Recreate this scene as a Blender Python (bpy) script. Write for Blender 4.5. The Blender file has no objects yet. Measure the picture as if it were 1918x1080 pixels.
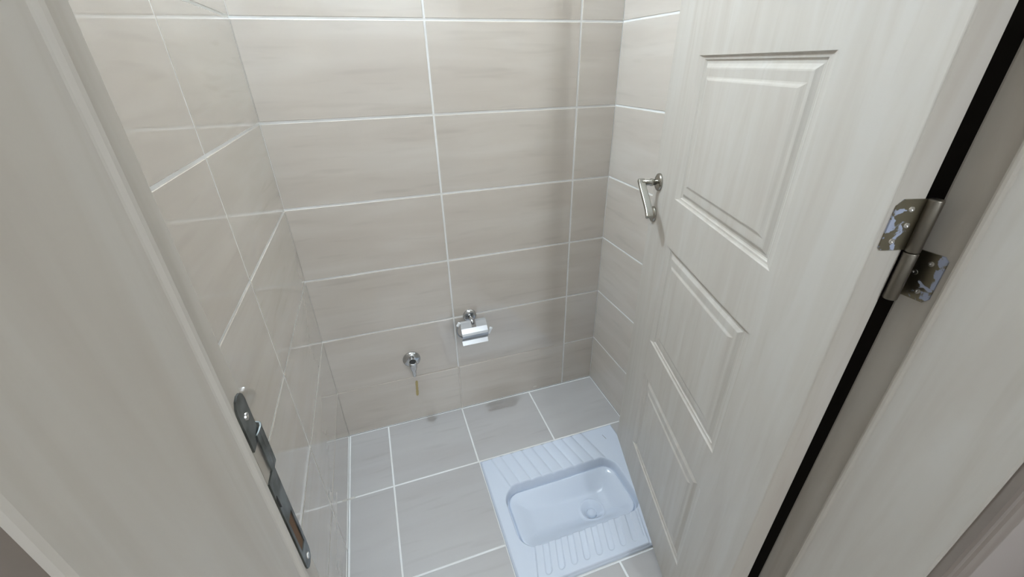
import bpy, bmesh, math, random
from mathutils import Vector, Matrix
random.seed(7)
sc = bpy.context.scene
COL = sc.collection

# ------------------------------------------------------------------ camera
def setup_camera():
    f, C = 774.31, (0.2815, -1.4196, 1.3924)
    rx, ry, rz = -0.4987, 0.0184, -0.3159
    c, s = math.cos, math.sin
    Rz = Matrix(((c(rz), -s(rz), 0), (s(rz), c(rz), 0), (0, 0, 1)))
    Rx = Matrix(((1, 0, 0), (0, c(rx), -s(rx)), (0, s(rx), c(rx))))
    Ry = Matrix(((c(ry), 0, s(ry)), (0, 1, 0), (-s(ry), 0, c(ry))))
    R = Rz @ Rx @ Ry
    right, fwd, up = R.col[0], R.col[1], R.col[2]
    cam = bpy.data.cameras.new('camera')
    cam.sensor_width = 36
    cam.sensor_fit = 'HORIZONTAL'
    cam.lens = f / 1918 * 36
    cam.clip_start = 0.01
    o = bpy.data.objects.new('camera', cam)
    M = Matrix.Identity(4)
    for i in range(3):
        M[i][0], M[i][1], M[i][2], M[i][3] = right[i], up[i], -fwd[i], C[i]
    o.matrix_world = M
    COL.objects.link(o)
    sc.camera = o
setup_camera()

# ------------------------------------------------------------------ world, lamps' light, exposure
w = bpy.data.worlds.new('world'); sc.world = w; w.use_nodes = True
w.node_tree.nodes['Background'].inputs[0].default_value = (0.8, 0.85, 0.9, 1)
w.node_tree.nodes['Background'].inputs[1].default_value = 0.05
vs = sc.view_settings
vs.view_transform = 'Standard'; vs.look = 'None'; vs.exposure = 0.95; vs.gamma = 1.0
vs.use_curve_mapping = False

ROOM_LAMP = Vector((0.045, -0.22, 2.52))
HALL_LAMP = Vector((0.82, -3.30, 2.50))
ROOM_W, HALL_W = 28.0, 29.0
def point(name, loc, power, radius, col):
    l = bpy.data.lights.new(name, 'POINT'); l.energy = power; l.shadow_soft_size = radius; l.color = col
    o = bpy.data.objects.new(name, l); o.location = loc; COL.objects.link(o)
    return o
room_light = point('wall_lamp_light', ROOM_LAMP, ROOM_W, 0.035, (0.70, 0.855, 1.0))
hall_light = point('hall_lamp_light', HALL_LAMP, HALL_W, 0.06, (0.83, 0.92, 1.0))

# ------------------------------------------------------------------ materials
def N(nt, t, **kw):
    n = nt.nodes.new(t)
    for k, v in kw.items(): setattr(n, k, v)
    return n
def base_mat(name, rough=0.5, metal=0.0, col=(0.5, 0.5, 0.5), spec=0.5, coat=0.0):
    m = bpy.data.materials.new(name); m.use_nodes = True
    b = m.node_tree.nodes['Principled BSDF']
    b.inputs['Base Color'].default_value = (*col, 1)
    b.inputs['Roughness'].default_value = rough
    b.inputs['Metallic'].default_value = metal
    b.inputs['Specular IOR Level'].default_value = spec
    b.inputs['Coat Weight'].default_value = coat
    b.inputs['Coat IOR'].default_value = 1.65; b.inputs['Coat Roughness'].default_value = 0.02
    return m, m.node_tree, b
def ramp(nt, fac, stops):
    r = N(nt, 'ShaderNodeValToRGB')
    e = r.color_ramp.elements
    while len(e) < len(stops): e.new(0.5)
    for el, (p, c) in zip(e, stops): el.position = p; el.color = (*c, 1)
    nt.links.new(fac, r.inputs[0]); return r.outputs[0]
def noise_at(nt, scale, detail, sx, sy, sz, rand=True, distort=0.0, rough=0.5):
    tc = N(nt, 'ShaderNodeTexCoord'); mp = N(nt, 'ShaderNodeMapping')
    mp.inputs['Scale'].default_value = (sx, sy, sz)
    if rand:
        oi = N(nt, 'ShaderNodeObjectInfo'); cx = N(nt, 'ShaderNodeCombineXYZ'); mu = N(nt, 'ShaderNodeMath', operation='MULTIPLY')
        mu.inputs[1].default_value = 97.0
        nt.links.new(oi.outputs['Random'], mu.inputs[0])
        for k in range(3): nt.links.new(mu.outputs[0], cx.inputs[k])
        nt.links.new(cx.outputs[0], mp.inputs['Location'])
    nt.links.new(tc.outputs['Object'], mp.inputs['Vector'])
    n = N(nt, 'ShaderNodeTexNoise'); n.inputs['Scale'].default_value = scale; n.inputs['Detail'].default_value = detail
    n.inputs['Distortion'].default_value = distort; n.inputs['Roughness'].default_value = rough
    nt.links.new(mp.outputs[0], n.inputs['Vector'])
    return n.outputs['Fac']
def mixc(nt, fac, a, b, mode='MIX', f=None):
    m = N(nt, 'ShaderNodeMix', data_type='RGBA', blend_type=mode)
    if fac is None: m.inputs[0].default_value = f
    else: nt.links.new(fac, m.inputs[0])
    for sock, v in ((m.inputs[6], a), (m.inputs[7], b)):
        if isinstance(v, tuple): sock.default_value = (*v, 1)
        else: nt.links.new(v, sock)
    return m.outputs[2]

def tile_mat(name, c0, c1, c2, rough, spec=0.5, coat=0.0):
    m, nt, b = base_mat(name, rough, spec=spec, coat=coat)
    f1 = noise_at(nt, 1.0, 3, 2.0, 13.0, 1.0, distort=0.4)
    base = ramp(nt, f1, [(0.30, c0), (0.5, c1), (0.70, c2)])
    f2 = noise_at(nt, 1.0, 1, 5.0, 42.0, 1.0, distort=0.3)
    st = ramp(nt, f2, [(0.20, (0.91, 0.905, 0.90)), (0.40, (1, 1, 1)), (1.0, (1, 1, 1))])
    nt.links.new(mixc(nt, None, base, st, 'MULTIPLY', 1.0), b.inputs['Base Color'])
    return m
M = {}
M['wall_tile'] = tile_mat('glazed_taupe_tile', (0.60, 0.535, 0.468), (0.635, 0.572, 0.503), (0.675, 0.618, 0.552), 0.04, 0.8, 1.0)
M['floor_tile'] = tile_mat('grey_floor_tile', (0.485, 0.46, 0.445), (0.505, 0.483, 0.47), (0.525, 0.505, 0.49), 0.30)
def grout_mat():
    m, nt, b = base_mat('white_grout', 0.85)
    f = noise_at(nt, 9.0, 3, 1, 1, 1, rand=False)
    nt.links.new(ramp(nt, f, [(0.3, (0.80, 0.785, 0.75)), (0.6, (0.88, 0.875, 0.86))]), b.inputs['Base Color'])
    return m
M['grout'] = grout_mat()
def stained_grout():
    m, nt, b = base_mat('taupe_stained_grout', 0.85)
    f = noise_at(nt, 3.0, 3, 1, 1, 1, rand=False)
    nt.links.new(ramp(nt, f, [(0.42, (0.62, 0.55, 0.48)), (0.62, (0.74, 0.68, 0.61))]), b.inputs['Base Color'])
    return m
M['stained_grout'] = stained_grout()
def wood_mat(name, c0, c1, c2, vary=1.0):
    m, nt, b = base_mat(name, 0.42, spec=0.4)
    f1 = noise_at(nt, 1.0, 4, 15.0, 15.0, 1.5, distort=1.6)
    base = ramp(nt, f1, [(0.32, c0), (0.5, c1), (0.66, c2)])
    f2 = noise_at(nt, 1.0, 3, 48.0, 48.0, 3.0, distort=0.8)
    st = ramp(nt, f2, [(0.26, (0.945, 0.935, 0.92)), (0.44, (1, 1, 1))])
    nt.links.new(mixc(nt, None, base, st, 'MULTIPLY', vary), b.inputs['Base Color'])
    bp = N(nt, 'ShaderNodeBump'); bp.inputs['Strength'].default_value = 0.06; bp.inputs['Distance'].default_value = 0.001
    nt.links.new(f2, bp.inputs['Height']); nt.links.new(bp.outputs[0], b.inputs['Normal'])
    return m
M['wood'] = wood_mat('whitewashed_oak_laminate', (0.56, 0.51, 0.45), (0.59, 0.545, 0.485), (0.615, 0.575, 0.52))
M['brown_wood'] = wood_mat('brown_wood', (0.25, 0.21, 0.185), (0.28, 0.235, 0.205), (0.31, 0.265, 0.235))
M['ceramic'] = base_mat('white_glazed_ceramic', 0.06, col=(0.69, 0.745, 0.84), spec=0.6)[0]
M['ceramic_dark'] = base_mat('printed_grey_mark', 0.4, col=(0.18, 0.18, 0.2))[0]
M['chrome'] = base_mat('chrome', 0.09, 1.0, (0.62, 0.63, 0.64))[0]
M['brushed'] = base_mat('brushed_chrome', 0.30, 1.0, (0.45, 0.46, 0.475))[0]
M['steel'] = base_mat('dull_zinc_steel', 0.36, 1.0, (0.22, 0.20, 0.17))[0]
M['white_plastic'] = base_mat('white_plastic', 0.35, col=(0.85, 0.85, 0.85))[0]
M['nickel'] = base_mat('satin_nickel', 0.20, 1.0, (0.40, 0.385, 0.345))[0]
M['black'] = base_mat('black_void', 0.6, col=(0.012, 0.011, 0.010))[0]
M['gap_shade'] = base_mat('dark_brown_gap_shade', 0.7, col=(0.010, 0.007, 0.005), spec=0.2)[0]  # near-black colour stands in for the shade inside the hinge gap
M['paint'] = base_mat('white_wall_paint', 0.7, col=(0.72, 0.71, 0.69))[0]
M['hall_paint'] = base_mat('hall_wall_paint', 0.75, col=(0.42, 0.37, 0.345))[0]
M['hall_light_paint'] = base_mat('hall_cream_paint', 0.75, col=(0.66, 0.64, 0.61))[0]
M['hall_floor'] = base_mat('hall_floor_tile', 0.4, col=(0.36, 0.32, 0.29))[0]
M['brass_screw'] = base_mat('zinc_screw', 0.25, 1.0, (0.75, 0.74, 0.72))[0]
M['stain'] = base_mat('yellow_mineral_deposit', 0.6, col=(0.52, 0.42, 0.20))[0]
M['plaster'] = base_mat('grout_smear', 0.85, col=(0.66, 0.62, 0.56))[0]
M['rawwood'] = base_mat('raw_brown_chipboard', 0.8, col=(0.17, 0.095, 0.05))[0]
def film_metal():
    m, nt, b = base_mat('zinc_hinge_with_blue_film', 0.3, 1.0)
    f = noise_at(nt, 85.0, 3, 1, 1, 1, rand=True, distort=0.5)
    tc = N(nt, 'ShaderNodeTexCoord'); sp = N(nt, 'ShaderNodeSeparateXYZ'); nt.links.new(tc.outputs['Object'], sp.inputs[0])
    ad = N(nt, 'ShaderNodeMath', operation='MULTIPLY_ADD'); ad.inputs[1].default_value = 9.0; ad.inputs[2].default_value = -0.20
    nt.links.new(sp.outputs[0], ad.inputs[0])
    a2 = N(nt, 'ShaderNodeMath', operation='ADD'); nt.links.new(ad.outputs[0], a2.inputs[0]); nt.links.new(f, a2.inputs[1])
    rp = ramp(nt, a2.outputs[0], [(0.58, (0, 0, 0)), (0.63, (1, 1, 1))])
    nt.links.new(mixc(nt, rp, (0.27, 0.245, 0.185), (0.42, 0.47, 0.62)), b.inputs['Base Color'])
    inv = N(nt, 'ShaderNodeMath', operation='SUBTRACT'); inv.inputs[0].default_value = 1.0; nt.links.new(rp, inv.inputs[1])
    nt.links.new(inv.outputs[0], b.inputs['Metallic'])
    return m
M['film_metal'] = film_metal()
def strike_metal():
    m, nt, b = base_mat('tarnished_zinc', 0.42, 0.85)
    f = noise_at(nt, 40.0, 3, 1, 1, 1, rand=False)
    nt.links.new(ramp(nt, f, [(0.35, (0.10, 0.105, 0.10)), (0.6, (0.23, 0.25, 0.25))]), b.inputs['Base Color'])
    return m
M['strike'] = strike_metal()
def emit(name, col, s):
    m, nt, b = base_mat(name, 0.4, col=col)
    b.inputs['Emission Color'].default_value = (*col, 1); b.inputs['Emission Strength'].default_value = s
    return m
M['lamp_glass'] = emit('lit_lamp_glass', (0.95, 0.98, 1.0), 6.0)

# ------------------------------------------------------------------ helpers
def obj(name, me_or_bm, mat=None, parent=None, loc=None, mat3=None, smooth=False):
    if isinstance(me_or_bm, bmesh.types.BMesh):
        me = bpy.data.meshes.new(name); me_or_bm.normal_update(); me_or_bm.to_mesh(me); me_or_bm.free()
    else: me = me_or_bm
    if mat is not None and not me.materials: me.materials.append(mat)
    if smooth:
        for p in me.polygons: p.use_smooth = True
    o = bpy.data.objects.new(name, me)
    COL.objects.link(o)
    if parent: o.parent = parent
    if mat3 is not None:
        o.matrix_local = mat3
    elif loc is not None: o.location = loc
    return o
def empty(name, loc=(0, 0, 0), rz=0.0):
    o = bpy.data.objects.new(name, None); o.empty_display_size = 0.05
    o.location = loc; o.rotation_euler = (0, 0, rz); COL.objects.link(o); return o
def tag(o, label=None, cat=None, kind=None, group=None):
    for k, v in (('label', label), ('category', cat), ('kind', kind), ('group', group)):
        if v: o[k] = v
    return o
def box(bm, x0, x1, y0, y1, z0, z1):
    vs_ = [bm.verts.new(p) for p in ((x0, y0, z0), (x1, y0, z0), (x1, y1, z0), (x0, y1, z0), (x0, y0, z1), (x1, y0, z1), (x1, y1, z1), (x0, y1, z1))]
    for f in ((0, 3, 2, 1), (4, 5, 6, 7), (0, 1, 5, 4), (1, 2, 6, 5), (2, 3, 7, 6), (3, 0, 4, 7)):
        bm.faces.new([vs_[i] for i in f])
    return bm
def bx(*a): return box(bmesh.new(), *a)
def bevel(o, width, seg=2, angle=40):
    m = o.modifiers.new('bevel', 'BEVEL'); m.width = width; m.segments = seg; m.limit_method = 'ANGLE'; m.angle_limit = math.radians(angle)
    for p in o.data.polygons: p.use_smooth = True
    return o
def lathe(prof, seg=32, axis='Z', bm=None):
    """prof: list of (radius, height); closed at r=0 ends"""
    bm = bm or bmesh.new(); rings = []
    for r, h in prof:
        if r < 1e-6: rings.append([bm.verts.new((0, 0, h))])
        else: rings.append([bm.verts.new((r * math.cos(2 * math.pi * k / seg), r * math.sin(2 * math.pi * k / seg), h)) for k in range(seg)])
    for a, b in zip(rings, rings[1:]):
        for k in range(seg):
            k2 = (k + 1) % seg
            if len(a) == 1 and len(b) == 1: continue
            if len(a) == 1: bm.faces.new((a[0], b[k2], b[k]))
            elif len(b) == 1: bm.faces.new((a[k], a[k2], b[0]))
            else: bm.faces.new((a[k], a[k2], b[k2], b[k]))
    bmesh.ops.recalc_face_normals(bm, faces=bm.faces)
    return bm
def tube(pts, radii, seg=14, bm=None, cap=True):
    bm = bm or bmesh.new(); pts = [Vector(p) for p in pts]; rings = []
    if not isinstance(radii, (list, tuple)): radii = [radii] * len(pts)
    prev = None
    for i, p in enumerate(pts):
        d = (pts[min(i + 1, len(pts) - 1)] - pts[max(i - 1, 0)]).normalized()
        if prev is None:
            ref = Vector((0, 0, 1)) if abs(d.z) < 0.9 else Vector((1, 0, 0))
            u = d.cross(ref).normalized()
        else: u = (prev - d * prev.dot(d)).normalized()
        prev = u; v = d.cross(u)
        rings.append([bm.verts.new(p + (u * math.cos(2 * math.pi * k / seg) + v * math.sin(2 * math.pi * k / seg)) * radii[i]) for k in range(seg)])
    for a, b in zip(rings, rings[1:]):
        for k in range(seg): bm.faces.new((a[k], a[(k + 1) % seg], b[(k + 1) % seg], b[k]))
    if cap:
        bm.faces.new(rings[0]); bm.faces.new(rings[-1])
    bmesh.ops.recalc_face_normals(bm, faces=bm.faces)
    return bm
def prism(outline, thick, bm=None):
    """outline in local xy, extruded along z from 0 to thick"""
    bm = bm or bmesh.new()
    a = [bm.verts.new((x, y, 0)) for x, y in outline]; b = [bm.verts.new((x, y, thick)) for x, y in outline]
    n = len(a)
    bm.faces.new(a); bm.faces.new(b)
    for i in range(n): bm.faces.new((a[i], a[(i + 1) % n], b[(i + 1) % n], b[i]))
    bmesh.ops.recalc_face_normals(bm, faces=bm.faces)
    return bm
def frame3(o, x, y, z):
    m = Matrix.Identity(4)
    for i in range(3): m[i][0], m[i][1], m[i][2], m[i][3] = x[i], y[i], z[i], o[i]
    return m

# ------------------------------------------------------------------ tiles
TILE_CACHE = {}
def tile_mesh(wd, hg, mat, bev=0.0012, depth=0.006):
    key = (round(wd, 4), round(hg, 4), mat.name)
    if key in TILE_CACHE: return TILE_CACHE[key]
    bm = bmesh.new(); x, y = wd / 2, hg / 2
    def ring(i, z): return [bm.verts.new(p) for p in ((-x + i, -y + i, z), (x - i, -y + i, z), (x - i, y - i, z), (-x + i, y - i, z))]
    r0, r1, r2 = ring(0, -depth), ring(0, -bev * 0.7), ring(bev, 0)
    for a, b in ((r0, r1), (r1, r2)):
        for k in range(4): bm.faces.new((a[k], a[(k + 1) % 4], b[(k + 1) % 4], b[k]))
    bm.faces.new(r2); bm.faces.new(r0[::-1])
    me = bpy.data.meshes.new('tile'); bm.normal_update(); bm.to_mesh(me); bm.free(); me.materials.append(mat)
    TILE_CACHE[key] = me
    return me
def lay(parent, org, U, V, rects, mat, gap=0.006, tilt=0.0007):
    """rects: (u0,u1,v0,v1) joint centre lines; org/U/V give the plane of tile faces"""
    U, V, org = Vector(U), Vector(V), Vector(org); Nn = U.cross(V)
    for r in rects:
        u0, u1, v0, v1 = r[:4]
        g = r[4] if len(r) > 4 else (gap / 2,) * 4       # gap at u0,u1,v0,v1
        a, b, c, d = u0 + g[0], u1 - g[1], v0 + g[2], v1 - g[3]
        if b - a < 0.008 or d - c < 0.008: continue
        p = org + U * (a + b) / 2 + V * (c + d) / 2 + Nn * random.uniform(-0.0003, 0.0003)
        t1, t2 = random.uniform(-tilt, tilt), random.uniform(-tilt, tilt)
        n = (Nn + U * t1 + V * t2).normalized(); u = (U - n * U.dot(n)).normalized()
        o = obj('tile', tile_mesh(b - a, d - c, mat), None, parent)
        o.matrix_local = frame3(p, u, n.cross(u), n)

# ------------------------------------------------------------------ dimensions
W = 1.15                      # room width
YF = -1.125                   # room-side face of the door wall
YO = -1.304                   # hall-side face
H = 2.75
TH, Z1 = 0.2538, 0.2384       # tile row pitch, top of the first row
ZR = [0.0] + [Z1 + k * TH for k in range(10)] + [H]
XV = [0.0, 0.4947, 0.9957, W]
JL, JR = 0.166, 0.9115        # stop faces of the jambs
RL, RR = 0.1582, 0.9193       # rebate faces
YS = -1.168                   # stop edge
ZH = 2.03                     # head of the opening
FX = [0.0, 0.1619, 0.491, 0.820, W]
FY = [0.0, -0.3105, -0.655, -0.985, -1.304]

# ------------------------------------------------------------------ shell
GB = 0.0011                   # joint depth
floor = tag(obj('floor', bx(-0.0, W, YO, 0.0, -0.30, -GB), M['grout']), kind='structure')
# the squat pan needs a pit below it
def cut_floor():
    me = floor.data; bm = bmesh.new()
    X0, X1, Y0, Y1 = 0.52, 1.06, -0.79, -0.34
    for a in ((0, X0, YO, 0), (X1, W, YO, 0), (X0, X1, YO, Y0), (X0, X1, Y1, 0)):
        box(bm, a[0], a[1], a[2], a[3], -0.30, -GB)
    bm.to_mesh(me); bm.free()
cut_floor()
PX0, PX1, PY0, PY1 = 0.4945, 1.078, -0.8165, -0.321      # squat pan footprint
fr = []
g3 = 0.0035
full = (g3, g3, g3, g3)
for i in range(4):
    x0, x1 = FX[i], FX[i + 1]
    gl = 0.006 if i == 0 else 0.003
    gr = 0.004 if i == 3 else 0.003
    fr.append((x0, x1, FY[1], FY[0], (gl, gr, 0.003, 0.0045 if i < 2 else 0.007)))
for j in (1, 2, 3):
    for i in (0, 1):
        x1 = FX[i + 1] if i == 0 else PX0
        if j == 3 and i == 1: x1 = FX[2]
        fr.append((FX[i], x1, FY[j + 1], FY[j], (0.006 if i == 0 else 0.003, 0.003, 0.003, 0.003)))
for i in (2, 3):
    fr.append((FX[i], FX[i + 1], FY[3], PY0 - 0.004, (0.003, 0.004, 0.003, 0.003)))
    fr.append((FX[i], FX[i + 1], FY[4], FY[3]))
fr.append((PX0, FX[2], -0.99, PY0 - 0.004))
fr.append((PX1, W, PY0, FY[1], (0.004, 0.004, 0.003, 0.003)))
lay(floor, (0, 0, 0), (1, 0, 0), (0, 1, 0), fr, M['floor_tile'])
blob = lathe([(0.0, 0.0022), (0.004, 0.0020), (0.007, 0.0008), (0.0085, -0.001)], 14)
bo = obj('grout_blob', blob, M['plaster'], floor, (0.012, -0.3105, 0)); bo.scale = (1.3, 0.7, 1)

wall_back = tag(obj('wall_back', bx(-0.1, W + 0.1, GB, 0.12, -0.0, H), M['grout']), kind='structure')
rb = []
for r in range(len(ZR) - 1):
    for c in range(3):
        gl = 0.0 if c == 0 else 0.0032
        gr = 0.0 if c == 2 else 0.0032
        gb = 0.0032 if r > 1 else (0.0030 if r == 0 else 0.0022)
        gt = 0.0032 if r > 0 else 0.0022
        if c == 2 and r <= 1: gb, gt = (0.0028 if r == 1 else gb), (0.0028 if r == 0 else gt)
        if c == 2: gr = 0.001
        rb.append((XV[c], XV[c + 1], ZR[r], ZR[r + 1], (gl, gr, gb, gt)))
lay(wall_back, (0, 0, 0), (1, 0, 0), (0, 0, 1), rb, M['wall_tile'])
# the lowest joint is grouted tone in tone, and smeared over near the corner
obj('grout_strip', bx(0.0, 0.9925, 0.0004, GB + 0.001, Z1 - 0.0025, Z1 + 0.0025), M['stained_grout'], wall_back)
obj('grout_strip', bx(0.4922, 0.4972, 0.0004, GB + 0.001, 0.0, Z1 - 0.0025), M['stained_grout'], wall_back)
sm = lathe([(0.0, 0.0012), (0.006, 0.0010), (0.011, -0.0005)], 14)
so = obj('grout_smear', sm, M['plaster'], wall_back); so.matrix_local = frame3((0.853, 0, 0.02), (1, 0, 0), (0, 0, 1), (0, -1, 0)) @ Matrix.Diagonal((1.2, 0.5, 1, 1))

wall_left = tag(obj('wall_left', bx(-0.12, -GB, YO + 0.02, 0.1, 0, H), M['grout']), kind='structure')
YL = [0.0, -0.511, -1.012, YF]
rl = []
for r in range(len(ZR) - 1):
    for c in range(3):
        rl.append((-YL[c], -YL[c + 1], ZR[r], ZR[r + 1], (0.0005 if c == 0 else 0.003, 0.003, 0.0028, 0.0028)))
# u runs toward the door (-y), v up, normal +x  -> u x v = (-y) x z = -x, so lay with u reversed
lay(wall_left, (0, 0, 0), (0, 1, 0), (0, 0, 1), [(-b, -a, c, d, (g[1], g[0], g[2], g[3])) for a, b, c, d, g in rl], M['wall_tile'])
wall_right = tag(obj('wall_right', bx(W + GB, W + 0.12, YO + 0.02, 0.1, 0, H), M['grout']), kind='structure')
lay(wall_right, (W, 0, 0), (0, -1, 0), (0, 0, 1), [(a, b, c, d, (g[0], g[1], 0.0028, 0.0028)) for a, b, c, d, g in rl], M['wall_tile'])

wall_front = empty('wall_front'); tag(wall_front, kind='structure')
JT = 0.03
bm = bmesh.new()
box(bm, 0.0, RL - JT, YO, YF - GB, 0, H); box(bm, RR + JT, W, YO, YF - GB, 0, H); box(bm, RL - JT, RR + JT, YO, YF - GB, ZH + JT, H)
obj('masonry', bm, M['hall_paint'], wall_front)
rf = []
for r in range(len(ZR) - 1):
    rf.append((-(RL - JT), -0.0, ZR[r], ZR[r + 1])); rf.append((-W, -(RR + JT), ZR[r], ZR[r + 1]))
rf.append((-(RR + JT), -(RL - JT), ZH + JT, ZR[9])); rf.append((-(RR + JT), -(RL - JT), ZR[9], ZR[10])); rf.append((-(RR + JT), -(RL - JT), ZR[10], H))
lay(wall_front, (0, YF, 0), (-1, 0, 0), (0, 0, 1), rf, M['wall_tile'])
tag(obj('ceiling', bx(-0.1, W + 0.1, YO, 0.1, H, H + 0.1), M['paint']), kind='structure')

# hall in front of the door
HX0, HX1, HY0 = -0.55, 1.75, -3.9
tag(obj('floor_hall', bx(HX0, HX1, HY0, YO, -0.1, 0.0), M['hall_floor']), kind='structure')
tag(obj('ceiling_hall', bx(HX0, HX1, HY0, YO, H, H + 0.1), M['paint']), kind='structure')
tag(obj('wall_hall_left', bx(HX0 - 0.1, HX0, HY0, YO, 0, H), M['hall_light_paint']), kind='structure')
tag(obj('wall_hall_right', bx(HX1, HX1 + 0.1, HY0, YO, 0, H), M['hall_light_paint']), kind='structure')
tag(obj('wall_hall_end', bx(HX0, HX1, HY0 - 0.1, HY0, 0, H), M['hall_light_paint']), kind='structure')
bm = bmesh.new(); box(bm, HX0, 0.0, YO, YO + 0.02, 0, H); box(bm, W, HX1, YO, YO + 0.02, 0, H)
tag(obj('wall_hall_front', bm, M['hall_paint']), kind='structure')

# ------------------------------------------------------------------ door frame
frame = empty('trim_1', (0, 0, 0)); tag(frame, kind='structure')
def jamb(sx):
    """profile in plan: reveal face, rounded stop edge with a lip, rebate"""
    js, rs = (JL, RL) if sx < 0 else (JR, RR)
    out = rs - JT if sx < 0 else rs + JT
    d = -sx                                     # direction into the opening
    pr = [(out, YO), (js - d * 0.003, YO), (js - d * 0.0008, YO + 0.0008), (js, YO + 0.003), (js, YS - 0.010), (js + d * 0.0005, YS - 0.0085),
          (js + d * 0.0022, YS - 0.006), (js + d * 0.0028, YS - 0.003), (js + d * 0.0018, YS - 0.0008), (js - d * 0.0004, YS), (rs, YS + 0.001),
          (rs, YF - 0.003), (rs - d * 0.0008, YF - 0.0008), (rs - d * 0.003, YF), (out, YF)]
    bm = bmesh.new()
    a = [bm.verts.new((x - rs, y - YF, 0)) for x, y in pr]; b = [bm.verts.new((x - rs, y - YF, ZH + (0.0))) for x, y in pr]
    n = len(pr); bm.faces.new(a); bm.faces.new(b)
    for i in range(n): bm.faces.new((a[i], a[(i + 1) % n], b[(i + 1) % n], b[i]))
    bmesh.ops.recalc_face_normals(bm, faces=bm.faces)
    return obj('jamb', bm, M['wood'], frame, (rs, YF, 0))
jamb(-1); jamb(1)
bm = bmesh.new(); box(bm, RL - JT, RR + JT, YO, YF, ZH, ZH + JT); box(bm, RL, RR, YO, YS, ZH - 0.008, ZH)
obj('head_jamb', bm, M['wood'], frame)
def casing(x_in, d):
    """hall side architrave, profile in plan with an outer bead; d = +1 extends to +x"""
    pr = [(0.003, 0), (0.003, -0.010), (0.006, -0.013), (0.020, -0.0135), (0.023, -0.010), (0.027, -0.010), (0.032, -0.015), (0.058, -0.018), (0.066, -0.018), (0.070, -0.014), (0.070, 0)]
    bm = bmesh.new()
    a = [bm.verts.new((d * x, y, 0)) for x, y in pr]; b = [bm.verts.new((d * x, y, ZH + 0.07)) for x, y in pr]
    n = len(pr); bm.faces.new(a); bm.faces.new(b)
    for i in range(n): bm.faces.new((a[i], a[(i + 1) % n], b[(i + 1) % n], b[i]))
    bmesh.ops.recalc_face_normals(bm, faces=bm.faces)
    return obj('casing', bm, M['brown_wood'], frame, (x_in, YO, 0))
casing(JL, -1); casing(JR, 1)
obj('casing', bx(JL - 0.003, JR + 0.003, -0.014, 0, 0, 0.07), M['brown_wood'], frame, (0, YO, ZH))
# added dark strip standing in for shade in the hinge-side gap, at the jamb's room-side edge
obj('gap_shade_strip', bx(RR + 0.004, RR + 0.012, YF - 0.001, YF + 0.036, 0.0, ZH), M['gap_shade'], frame)['label'] = 'added dark strip in place of the shade in the hinge gap'

# strike plate in the left rebate: long forend with latch lip, latch opening and bolt opening
sp_org = Vector((RL, -1.137, 1.0725))
def strike_plate():
    # local x = toward room (+y), local y = up, local z = +x (out of the jamb)
    bm = bmesh.new()
    w2, h2, t = 0.0102, 0.1085, 0.0016
    def rnd(sign):
        return [(w2 * math.cos(a), sign * (h2 - w2) + w2 * math.sin(a) * 1.0) for a in ([math.radians(x) for x in ((0, 30, 60, 90, 120, 150, 180) if sign > 0 else (180, 210, 240, 270, 300, 330, 360))])]
    # build as five bands so that the two openings stay open
    zl0, zl1, zb0, zb1, hw = 0.022, 0.060, -0.082, -0.034, 0.0062
    top = [(w2, zl1)] + rnd(1) + [(-w2, zl1)]
    prism(top, t, bm)
    bot = [(-w2, zb0)] + rnd(-1) + [(w2, zb0)]
    prism(bot, t, bm)
    prism([(-w2, zb1), (w2, zb1), (w2, zl0), (-w2, zl0)], t, bm)
    prism([(hw, zb0), (w2, zb0), (w2, zb1), (hw, zb1)], t, bm); prism([(-w2, zb0), (-hw, zb0), (-hw, zb1), (-w2, zb1)], t, bm)
    prism([(hw, zl0), (w2, zl0), (w2, zl1), (hw, zl1)], t, bm)
    p = obj('strike_plate', bm, M['strike'], frame)
    p.matrix_local = frame3(sp_org, (0, 1, 0), (0, 0, 1), (1, 0, 0))
    p['label'] = 'tarnished metal strike plate'
    lip = bmesh.new()
    prof = [(0.001, 0.0016), (0.006, 0.0024), (0.012, 0.0026), (0.016, 0.0014), (0.0175, -0.002)]
    for a, b in zip(prof, prof[1:]):
        vsx = [lip.verts.new((a[0], z, a[1])) for z in (zl0 + 0.002, zl1 + 0.006)] + [lip.verts.new((b[0], z, b[1])) for z in (zl1 + 0.006 , zl0 + 0.002)]
        lip.faces.new(vsx)
    lo = obj('latch_lip', lip, M['strike'], p); so_ = lo.modifiers.new('thickness', 'SOLIDIFY'); so_.thickness = 0.0012
    pk = obj('latch_pocket', bx(-w2, 0.001, zl0, zl1, -0.001, 0.0003), M['wood'], p)
    obj('bolt_pocket', bx(-hw, hw, zb0, zb1, -0.001, 0.0004), M['rawwood'], p)
    for yy in (0.088, -0.097):
        obj('screw', lathe([(0.0033, 0), (0.003, 0.0010), (0.0012, 0.0012), (0, 0.0006)], 16), M['brass_screw'], p, (0, yy, t))
    obj('scuff', prism([(-0.0100, -0.008), (-0.007, -0.012), (-0.0075, 0.004), (-0.0100, 0.002)], 0.0003), M['black'], p, (0, 0, t))
strike_plate()

# ------------------------------------------------------------------ door leaf
DW, DT, DZ0, DZ1 = 0.762, 0.040, 0.012, 2.015
TH_D = 0.2945
e_dir = Vector((math.sin(TH_D), math.cos(TH_D), 0)); n_dir = Vector((-math.cos(TH_D), math.sin(TH_D), 0))
door = empty('door_1'); door.matrix_world = frame3((0.8514, -1.1127, 0), e_dir, -n_dir, (0, 0, 1))
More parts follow.
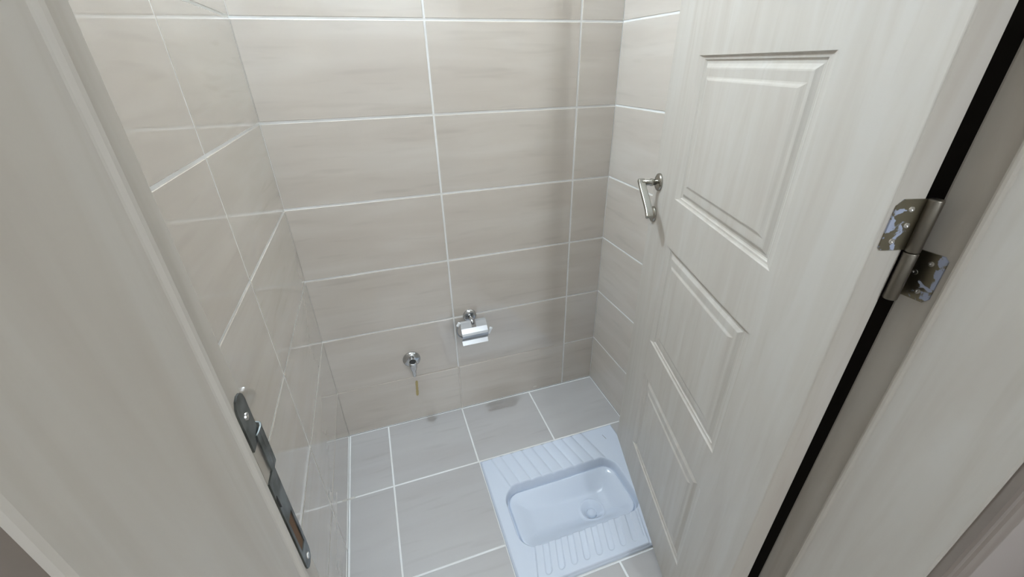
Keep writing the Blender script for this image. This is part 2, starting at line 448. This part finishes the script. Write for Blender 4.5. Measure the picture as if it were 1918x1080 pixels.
# local: x = from hinge toward free edge, y = into thickness (away from viewer), z = up.
tag(door, kind='structure')
TL, TR = 0.1655, 0.5987
PZ = [(0.163, 0.487), (0.616, 0.940), (1.071, 1.401), (1.531, 1.857)]
def leaf():
    xs = [0, TL, TR, DW]; zs = [DZ0] + [v for p in PZ for v in p] + [DZ1]
    bm = bmesh.new()
    def grid(y, skip, flip):
        V = [[bm.verts.new((x, y, z)) for x in xs] for z in zs]
        for r in range(len(zs) - 1):
            for c in range(3):
                if skip and c == 1 and r % 2 == 1: continue
                f = [V[r][c], V[r][c + 1], V[r + 1][c + 1], V[r + 1][c]]
                bm.faces.new(f[::-1] if flip else f)
        return V
    A = grid(0, True, False); B = grid(DT, False, True)
    nz = len(zs)
    for c in range(3):
        bm.faces.new((A[0][c + 1], A[0][c], B[0][c], B[0][c + 1])); bm.faces.new((A[nz - 1][c], A[nz - 1][c + 1], B[nz - 1][c + 1], B[nz - 1][c]))
    for r in range(nz - 1):
        bm.faces.new((A[r][0], A[r + 1][0], B[r + 1][0], B[r][0])); bm.faces.new((A[r + 1][3], A[r][3], B[r][3], B[r + 1][3]))
    o = obj('leaf', bm, M['wood'], door)
    m = o.modifiers.new('bevel', 'BEVEL'); m.width = 0.003; m.segments = 3; m.limit_method = 'ANGLE'; m.angle_limit = math.radians(50)
    return o
leaf()
PROF = [(0.0, 0.0), (0.0015, 0.0035), (0.004, 0.0048), (0.008, 0.0050), (0.0095, 0.0072), (0.012, 0.0082), (0.016, 0.0078), (0.020, 0.0056), (0.0235, 0.0034), (0.026, 0.0030), (0.041, 0.0030), (0.0435, 0.0024), (0.0465, 0.0008), (0.049, 0.0)]
PROFX = [0.0, 0.010, 0.016, 0.020, 0.0235, 0.026, 0.030, 0.035, 0.039, 0.042, 0.047, 0.051, 0.057, 0.063]
def panel(z0, z1):
    bm = bmesh.new(); rings = []
    for (d, dep), dx in zip(PROF, PROFX):
        rings.append([bm.verts.new(p) for p in ((TL + dx, dep, z0 + d), (TR - dx, dep, z0 + d), (TR - dx, dep, z1 - d), (TL + dx, dep, z1 - d))])
    for a, b in zip(rings, rings[1:]):
        for k in range(4): bm.faces.new((a[k], a[(k + 1) % 4], b[(k + 1) % 4], b[k]))
    bm.faces.new(rings[-1])
    for v in bm.verts: v.co.z -= z0
    return obj('panel', bm, M['wood'], door, (0, 0, z0))
for p in PZ: panel(*p)

# lever handle (drooping), round rose, key rose
hx, hz = 0.720, 1.085
hd = empty('door_handle'); hd.parent = door; hd.location = (hx, 0, hz)
def rose(name, parent, loc, r=0.025):
    bm = lathe([(r, 0), (r, 0.003), (r * 0.96, 0.006), (r * 0.80, 0.0085), (r * 0.5, 0.0095), (r * 0.42, 0.012), (0.0, 0.012)], 32)
    o = obj(name, bm, M['nickel'], parent, smooth=True)
    o.matrix_local = frame3(loc, (1, 0, 0), (0, 0, 1), (0, -1, 0))
    return o
rose('rose', hd, (0, 0, 0))
bm = tube([(0, -0.008, 0), (0, -0.018, 0), (0, -0.020, 0), (0, -0.026, 0), (0, -0.029, 0), (0, -0.052, 0)], [0.0085, 0.0085, 0.0105, 0.0105, 0.0085, 0.0085], 18)
obj('neck', bm, M['nickel'], hd, smooth=True)
def lever():
    ang = math.radians(-36)
    L, th, wd = 0.122, 0.020, 0.012          # bar: length, thickness off the door, width
    pr = [(-wd / 2, -th / 2), (wd / 2, -th / 2), (wd / 2, th / 2), (-wd / 2, th / 2)]
    bm = bmesh.new(); rings = []
    for s, k, off in ((-0.011, 1.0, 0.0), (0.02, 1.0, 0.0), (0.06, 1.0, 0.002), (0.10, 1.0, 0.003), (L, 1.0, 0.001)):
        c = Vector((-s * math.cos(ang), -0.052 + off, s * math.sin(ang)))
        perp = Vector((math.sin(ang), 0, math.cos(ang)))
        rings.append([bm.verts.new(c + perp * a * k + Vector((0, b, 0))) for a, b in pr])
    for a, b in zip(rings, rings[1:]):
        for k in range(4): bm.faces.new((a[k], a[(k + 1) % 4], b[(k + 1) % 4], b[k]))
    bm.faces.new(rings[0]); bm.faces.new(rings[-1])
    bmesh.ops.recalc_face_normals(bm, faces=bm.faces)
    bevel(obj('lever', bm, M['nickel'], hd), 0.003, 3)
lever()
kr = rose('key_rose', door, (hx + 0.008, 0, hz - 0.098), 0.0235)
obj('key_slot', prism([(-0.003, -0.008), (0.003, -0.008), (0.003, 0.002), (0.004, 0.006), (0, 0.009), (-0.004, 0.006), (-0.003, 0.002)], 0.0005), M['black'], kr, (0, 0, 0.0121))
# latch forend on the free edge
lf = obj('latch_forend', bx(DW - 0.0005, DW + 0.0015, 0.009, 0.031, 0.95, 1.17), M['nickel'], door)

# hinge: the upper flag on the door edge, the lower flag on the jamb
piv = Vector((-0.006, DT + 0.006, 0))          # barrel centre in door space
HZ = 1.180
def flag_outline(w_, h_, c=0.010):
    return [(0, 0), (w_ - 0.004, 0), (w_, 0.006), (w_, h_ - c), (w_ - c * 0.6, h_), (0, h_)]
pw = door.matrix_world @ piv
hu = obj('hinge_leaf', prism([(0, 0), (0.032, 0.0), (0.036, 0.004), (0.036, 0.056), (0.029, 0.064), (0, 0.064)], 0.0022), M['film_metal'], door)
hu.matrix_local = frame3((0.0, DT + 0.002, HZ + 0.002), (0, -1, 0), (0, 0, 1), (-1, 0, 0))
for a, b in ((0.017, 0.052), (0.014, 0.032), (0.024, 0.012)):
    obj('screw', lathe([(0.0036, 0), (0.0032, 0.0009), (0.0014, 0.001), (0, 0.0003)], 16), M['brass_screw'], hu, (a, b, 0.0022))
bm = lathe([(0, 0.0), (0.0072, 0.0), (0.0078, 0.001), (0.0078, 0.064), (0.007, 0.0655), (0, 0.0655)], 24)
obj('hinge_knuckle', bm, M['steel'], door, (piv.x, piv.y, HZ + 0.001), smooth=True)
hl = obj('hinge_leaf', prism([(0, 0), (0.031, 0.0), (0.036, 0.007), (0.036, 0.058), (0.031, 0.063), (0, 0.063)], 0.0022), M['film_metal'], frame)
# on the right rebate face: local x toward the hall (-y), local y up, local z = -x
hl.matrix_local = frame3((RR, YF + 0.002, HZ - 0.064), (0, -1, 0), (0, 0, 1), (-1, 0, 0))
for a, b in ((0.022, 0.050), (0.010, 0.034), (0.022, 0.012)):
    obj('screw', lathe([(0.0036, 0), (0.0032, 0.0009), (0.0014, 0.001), (0, 0.0003)], 16), M['brass_screw'], hl, (a, b, 0.0022))
bm = lathe([(0, 0.0), (0.007, 0.0), (0.0078, 0.0015), (0.0078, 0.064), (0.0072, 0.065), (0, 0.065)], 24)
kn = obj('hinge_knuckle', bm, M['steel'], frame, (pw.x, pw.y, HZ - 0.065), smooth=True)

# ------------------------------------------------------------------ squat toilet
def squat_toilet():
    t = empty('squat_toilet', ((PX0 + PX1) / 2, (PY0 + PY1) / 2, 0))
    cx, cy = (PX0 + PX1) / 2, (PY0 + PY1) / 2
    bx0, bx1, by0, by1, br = 0.537, 0.998, -0.702, -0.466, 0.062
    dx, dy, dr = 0.843, -0.606, 0.043
    def sm(a, b, x):
        x = min(1, max(0, (x - a) / (b - a))); return x * x * (3 - 2 * x)
    def rrect(x, y, x0, x1, y0, y1, r):
        qx = abs(x - (x0 + x1) / 2) - (x1 - x0) / 2 + r; qy = abs(y - (y0 + y1) / 2) - (y1 - y0) / 2 + r
        return math.hypot(max(qx, 0), max(qy, 0)) + min(max(qx, qy), 0) - r
    TOP = 0.014
    def height(x, y):
        e = -rrect(x, y, PX0, PX1, PY0, PY1, 0.012)
        z = TOP - 0.006 * (1 - sm(0, 0.007, e))
        s = -rrect(x, y, bx0, bx1, by0, by1, br)
        # foot rests
        if y > by1 - 0.02:
            k = (y - by1) / (PY1 - by1); xs_ = x - (0.036 * (1 - k))
            inside = min(xs_ - 0.533, 0.934 - xs_, y - (by1 - 0.02), PY1 - 0.006 - y)
            if inside > 0:
                ph = (xs_ - 0.533) / 0.0441
                fr_ = ph - math.floor(ph)
                rib = 1 - (abs(fr_ - 0.5) * 2) ** 3
                z += (0.0025 + 0.0050 * rib) * sm(0, 0.005, inside)
        elif y < by0 + 0.02:
            k = (by0 - y) / (by0 - PY0); xs_ = x + 0.032 * k
            inside = min(xs_ - 0.577, 0.966 - xs_, by0 + 0.02 - y, y - PY0 - 0.003)
            if inside > 0:
                z += 0.006 * sm(0, 0.003, inside)
                # finger shaped channels open toward the bowl
                ph = (xs_ - 0.5935) / 0.0437; fr_ = ph - math.floor(ph)
                if 0 <= ph < 8.3:
                    dxf = abs(fr_ - 0.5) * 0.0437
                    yy = y - (-0.782)
                    d = dxf if yy > 0 else math.hypot(dxf, yy)
                    z -= 0.0042 * (1 - sm(0.0085, 0.0120, d))
        if s > 0:
            zt = z
            rim = sm(0.0, 0.007, s)
            lip = zt - 0.024 * rim
            fl = 0.030 + 0.036 * sm(bx0, dx, x) - 0.042 * sm(dx + 0.03, bx1 + 0.02, x)
            ins = sm(0.004, 0.085, s)
            bowl = -0.012 - (fl - 0.012) * ins - 0.014 * math.exp(-((s - 0.010) / 0.0035) ** 2) * (1 if s > 0.006 else 0.4)
            z = min(lip, bowl) if s > 0.006 else lip
            rd = math.hypot(x - dx, y - dy)
            if rd < dr + 0.012:
                lipd = 0.004 * math.exp(-((rd - dr) / 0.005) ** 2)
                z += lipd - 0.018 * (1 - sm(dr - 0.030, dr - 0.004, rd))
        return z
    nx, ny = 292, 248
    vs_, fs = [], []
    for j in range(ny + 1):
        for i in range(nx + 1):
            x = PX0 + (PX1 - PX0) * i / nx; y = PY0 + (PY1 - PY0) * j / ny
            vs_.append((x - cx, y - cy, height(x, y)))
    for j in range(ny):
        for i in range(nx):
            a = j * (nx + 1) + i; fs.append((a, a + 1, a + nx + 2, a + nx + 1))
    # skirt
    loop = [i for i in range(nx + 1)] + [j * (nx + 1) + nx for j in range(1, ny + 1)] + [ny * (nx + 1) + i for i in range(nx - 1, -1, -1)] + [j * (nx + 1) for j in range(ny - 1, 0, -1)]
    b0 = len(vs_)
    for k in loop: vs_.append((vs_[k][0], vs_[k][1], -0.002))
    n = len(loop)
    for k in range(n): fs.append((loop[k], b0 + k, b0 + (k + 1) % n, loop[(k + 1) % n]))
    me = bpy.data.meshes.new('pan'); me.from_pydata(vs_, [], fs); me.update()
    o = obj('pan', me, M['ceramic'], t, smooth=True)
    drain = obj('drain_outlet', lathe([(0.0, -0.072), (0.010, -0.0725), (0.016, -0.075), (0.020, -0.083), (0.018, -0.088), (0, -0.088)], 32), M['ceramic'], t, (dx - cx, dy - cy, 0), smooth=True)
    mk = obj('maker_mark', bx(-0.0008, 0.0008, -0.012, 0.012, 0, 0.0004), M['ceramic_dark'], t, (1.016 - cx, -0.377 - cy, TOP))
    mk.rotation_euler = (0, 0, 0.22)
    tag(t, 'white ceramic squat toilet with ribbed foot rests set into the grey floor', 'squat toilet')
squat_toilet()

# ------------------------------------------------------------------ toilet paper holder
def paper_holder():
    t = empty('toilet_paper_holder', (0.560, 0, 0.490))
    def wallm(loc): return frame3(loc, (1, 0, 0), (0, 0, 1), (0, -1, 0))
    o = obj('rose', lathe([(0.028, 0), (0.028, 0.004), (0.0265, 0.008), (0.022, 0.0105), (0.013, 0.012), (0.0, 0.0122)], 36), M['chrome'], t, smooth=True); o.matrix_local = wallm((0, 0, 0))
    obj('post', tube([(0, -0.010, 0.0), (0, -0.030, 0.0), (0, -0.046, -0.003), (0, -0.054, -0.012)], [0.009, 0.008, 0.0075, 0.0075], 16), M['chrome'], t, smooth=True)
    # cover: bent sheet, profile (y, z)
    pr = [(-0.050, 0.008), (-0.054, 0.010), (-0.062, 0.007), (-0.078, -0.010), (-0.090, -0.026), (-0.094, -0.034), (-0.093, -0.044), (-0.087, -0.055), (-0.080, -0.062), (-0.078, -0.066), (-0.081, -0.070), (-0.088, -0.082)]
    bm = bmesh.new(); hw = 0.052; nw = 0.009
    cols = [-hw, -nw, nw, hw]
    V = []
    for i, (y, z) in enumerate(pr):
        k = 0.90 if i == 0 else (0.96 if i == 1 else 1.0)
        V.append([bm.verts.new((c * (k if abs(c) == hw else 1), y, z)) for c in cols])
    for i in range(len(pr) - 1):
        for c in range(3):
            if c == 1 and i < 3: continue       # notch for the post
            bm.faces.new((V[i][c], V[i][c + 1], V[i + 1][c + 1], V[i + 1][c]))
    cov = obj('cover', bm, M['brushed'], t, smooth=False)
    md = cov.modifiers.new('thickness', 'SOLIDIFY'); md.thickness = 0.0012
    # roll rod: from the post, loop out at the left, across below, upturned tip at the right
    pts = [(0.0, -0.050, -0.010), (-0.048, -0.052, -0.006), (-0.056, -0.060, 0.004), (-0.064, -0.060, -0.008), (-0.068, -0.060, -0.024), (-0.066, -0.060, -0.040), (-0.059, -0.060, -0.052), (-0.047, -0.060, -0.060), (-0.030, -0.060, -0.064), (0.030, -0.060, -0.066), (0.052, -0.060, -0.068), (0.060, -0.060, -0.064), (0.066, -0.061, -0.052)]
    # smooth the path
    P = [Vector(p) for p in pts]
    for _ in range(2):
        Q = [P[0]]
        for a, b in zip(P, P[1:]): Q += [a * 0.75 + b * 0.25, a * 0.25 + b * 0.75]
        P = Q + [P[-1]]
    obj('roll_rod', tube(P, 0.0036, 10), M['chrome'], t, smooth=True)
    for a, b in (((-0.054, -0.060, 0.011), (-0.062, -0.060, -0.003)), ((0.073, -0.062, -0.038), (0.061, -0.062, -0.062))):
        obj('rod_cap', tube([a, b], 0.0060, 12), M['white_plastic'], t, smooth=False)
    tag(t, 'chrome toilet paper holder with hinged cover mounted on the back wall', 'paper holder')
paper_holder()

# ------------------------------------------------------------------ water tap without handle
def tap():
    t = empty('wall_tap', (0.306, 0, 0.333))
    o = obj('rose', lathe([(0.036, 0), (0.0358, 0.003), (0.034, 0.008), (0.028, 0.013), (0.018, 0.0165), (0.0, 0.017)], 40), M['chrome'], t, smooth=True)
    o.matrix_local = frame3((0, 0, 0), (1, 0, 0), (0, 0, 1), (0, -1, 0))
    obj('stub', tube([(0, -0.014, 0.004), (0, -0.040, 0.004)], 0.011, 18), M['chrome'], t, smooth=True)
    # vertical body with open top, tapering to the nozzle
    body = lathe([(0.0, 0.006), (0.0115, 0.006), (0.0118, 0.018), (0.0150, 0.0185), (0.0158, 0.016), (0.0160, 0.004), (0.0150, -0.012), (0.0120, -0.026), (0.0090, -0.034), (0.0082, -0.044), (0.0068, -0.062), (0.0058, -0.064), (0.0050, -0.058), (0.0, -0.058)], 28)
    bo_ = obj('body', body, M['chrome'], t, (0.001, -0.048, 0.004), smooth=True)
    bo_.rotation_euler = (math.radians(8), 0, 0)
    obj('open_socket', lathe([(0, 0.0186), (0.0130, 0.0186), (0.0132, 0.0165), (0, 0.0165)], 24), M['black'], bo_)
    obj('spindle', tube([(0, -0.012, 0.020), (0, -0.040, 0.018)], [0.006, 0.005], 12), M['chrome'], t, smooth=True)
    tag(t, 'chrome wall tap with missing handle and downward nozzle on the back wall', 'tap')
tap()
def stain():
    random.seed(3)
    L, R_ = [], []
    n = 14
    for k in range(n + 1):
        z = 0.216 - 0.082 * k / n; wv = (0.0052 if 0 < k < n else 0.002) + random.uniform(-0.0012, 0.0012)
        cx = 0.3115 - 0.006 * k / n
        L.append((cx - wv, z)); R_.append((cx + wv, z))
    o = obj('mineral_stain', prism(L + R_[::-1], 0.0009), M['stain'], wall_back)
    o.matrix_local = frame3((0, -0.0002, 0), (1, 0, 0), (0, 0, 1), (0, -1, 0))
    o['label'] = 'yellow drip stain'
stain()

# ------------------------------------------------------------------ lamp fixtures (above the frame)
def wall_lamp():
    t = empty('wall_lamp', (0.0, ROOM_LAMP.y, ROOM_LAMP.z + 0.06))
    o = obj('back_plate', lathe([(0.05, 0), (0.05, 0.012), (0.045, 0.016), (0, 0.016)], 32), M['paint'], t, smooth=True)
    o.matrix_local = frame3((0, 0, 0), (0, 1, 0), (0, 0, 1), (1, 0, 0))
    obj('arm', tube([(0.012, 0, 0), (0.10, 0, 0.004), (ROOM_LAMP.x, 0, 0.0)], 0.012, 14), M['paint'], t, smooth=True)
    obj('socket', lathe([(0, 0.014), (0.020, 0.012), (0.022, -0.006), (0.014, -0.012), (0.0, -0.012)], 20), M['paint'], t, (ROOM_LAMP.x, 0, 0), smooth=True)
    room_light.parent = t; room_light.location = (ROOM_LAMP.x, 0, -0.06)
    tag(t, 'white wall lamp mounted high on the left tiled wall', 'lamp')
def hall_lamp():
    t = empty('ceiling_lamp', (HALL_LAMP.x, HALL_LAMP.y, H))
    obj('base', lathe([(0.09, 0), (0.09, -0.02), (0.06, -0.035), (0, -0.035)], 32), M['paint'], t, smooth=True)
    hall_light.parent = t; hall_light.location = (0, 0, HALL_LAMP.z - H)
    tag(t, 'ceiling lamp in the hall outside the toilet door', 'lamp')
wall_lamp(); hall_lamp()

# ------------------------------------------------------------------ labels of the setting
for n_, l_, c_ in (('floor', 'grey square tiled floor with white joints around the squat toilet', 'floor'),
                   ('wall_back', 'taupe tiled wall carrying the tap and paper holder', 'wall'),
                   ('wall_left', 'glossy taupe tiled wall beside the strike plate jamb', 'wall'),
                   ('wall_right', 'taupe tiled wall behind the open door', 'wall'),
                   ('wall_front', 'wall around the doorway opening', 'wall'),
                   ('ceiling', 'white painted ceiling over the toilet room', 'ceiling'),
                   ('door_1', 'pale wood grain panelled door standing open against the right wall', 'door'),
                   ('trim_1', 'pale wood grain door frame with strike plate and brown casing', 'door frame')):
    tag(bpy.data.objects[n_], l_, c_)
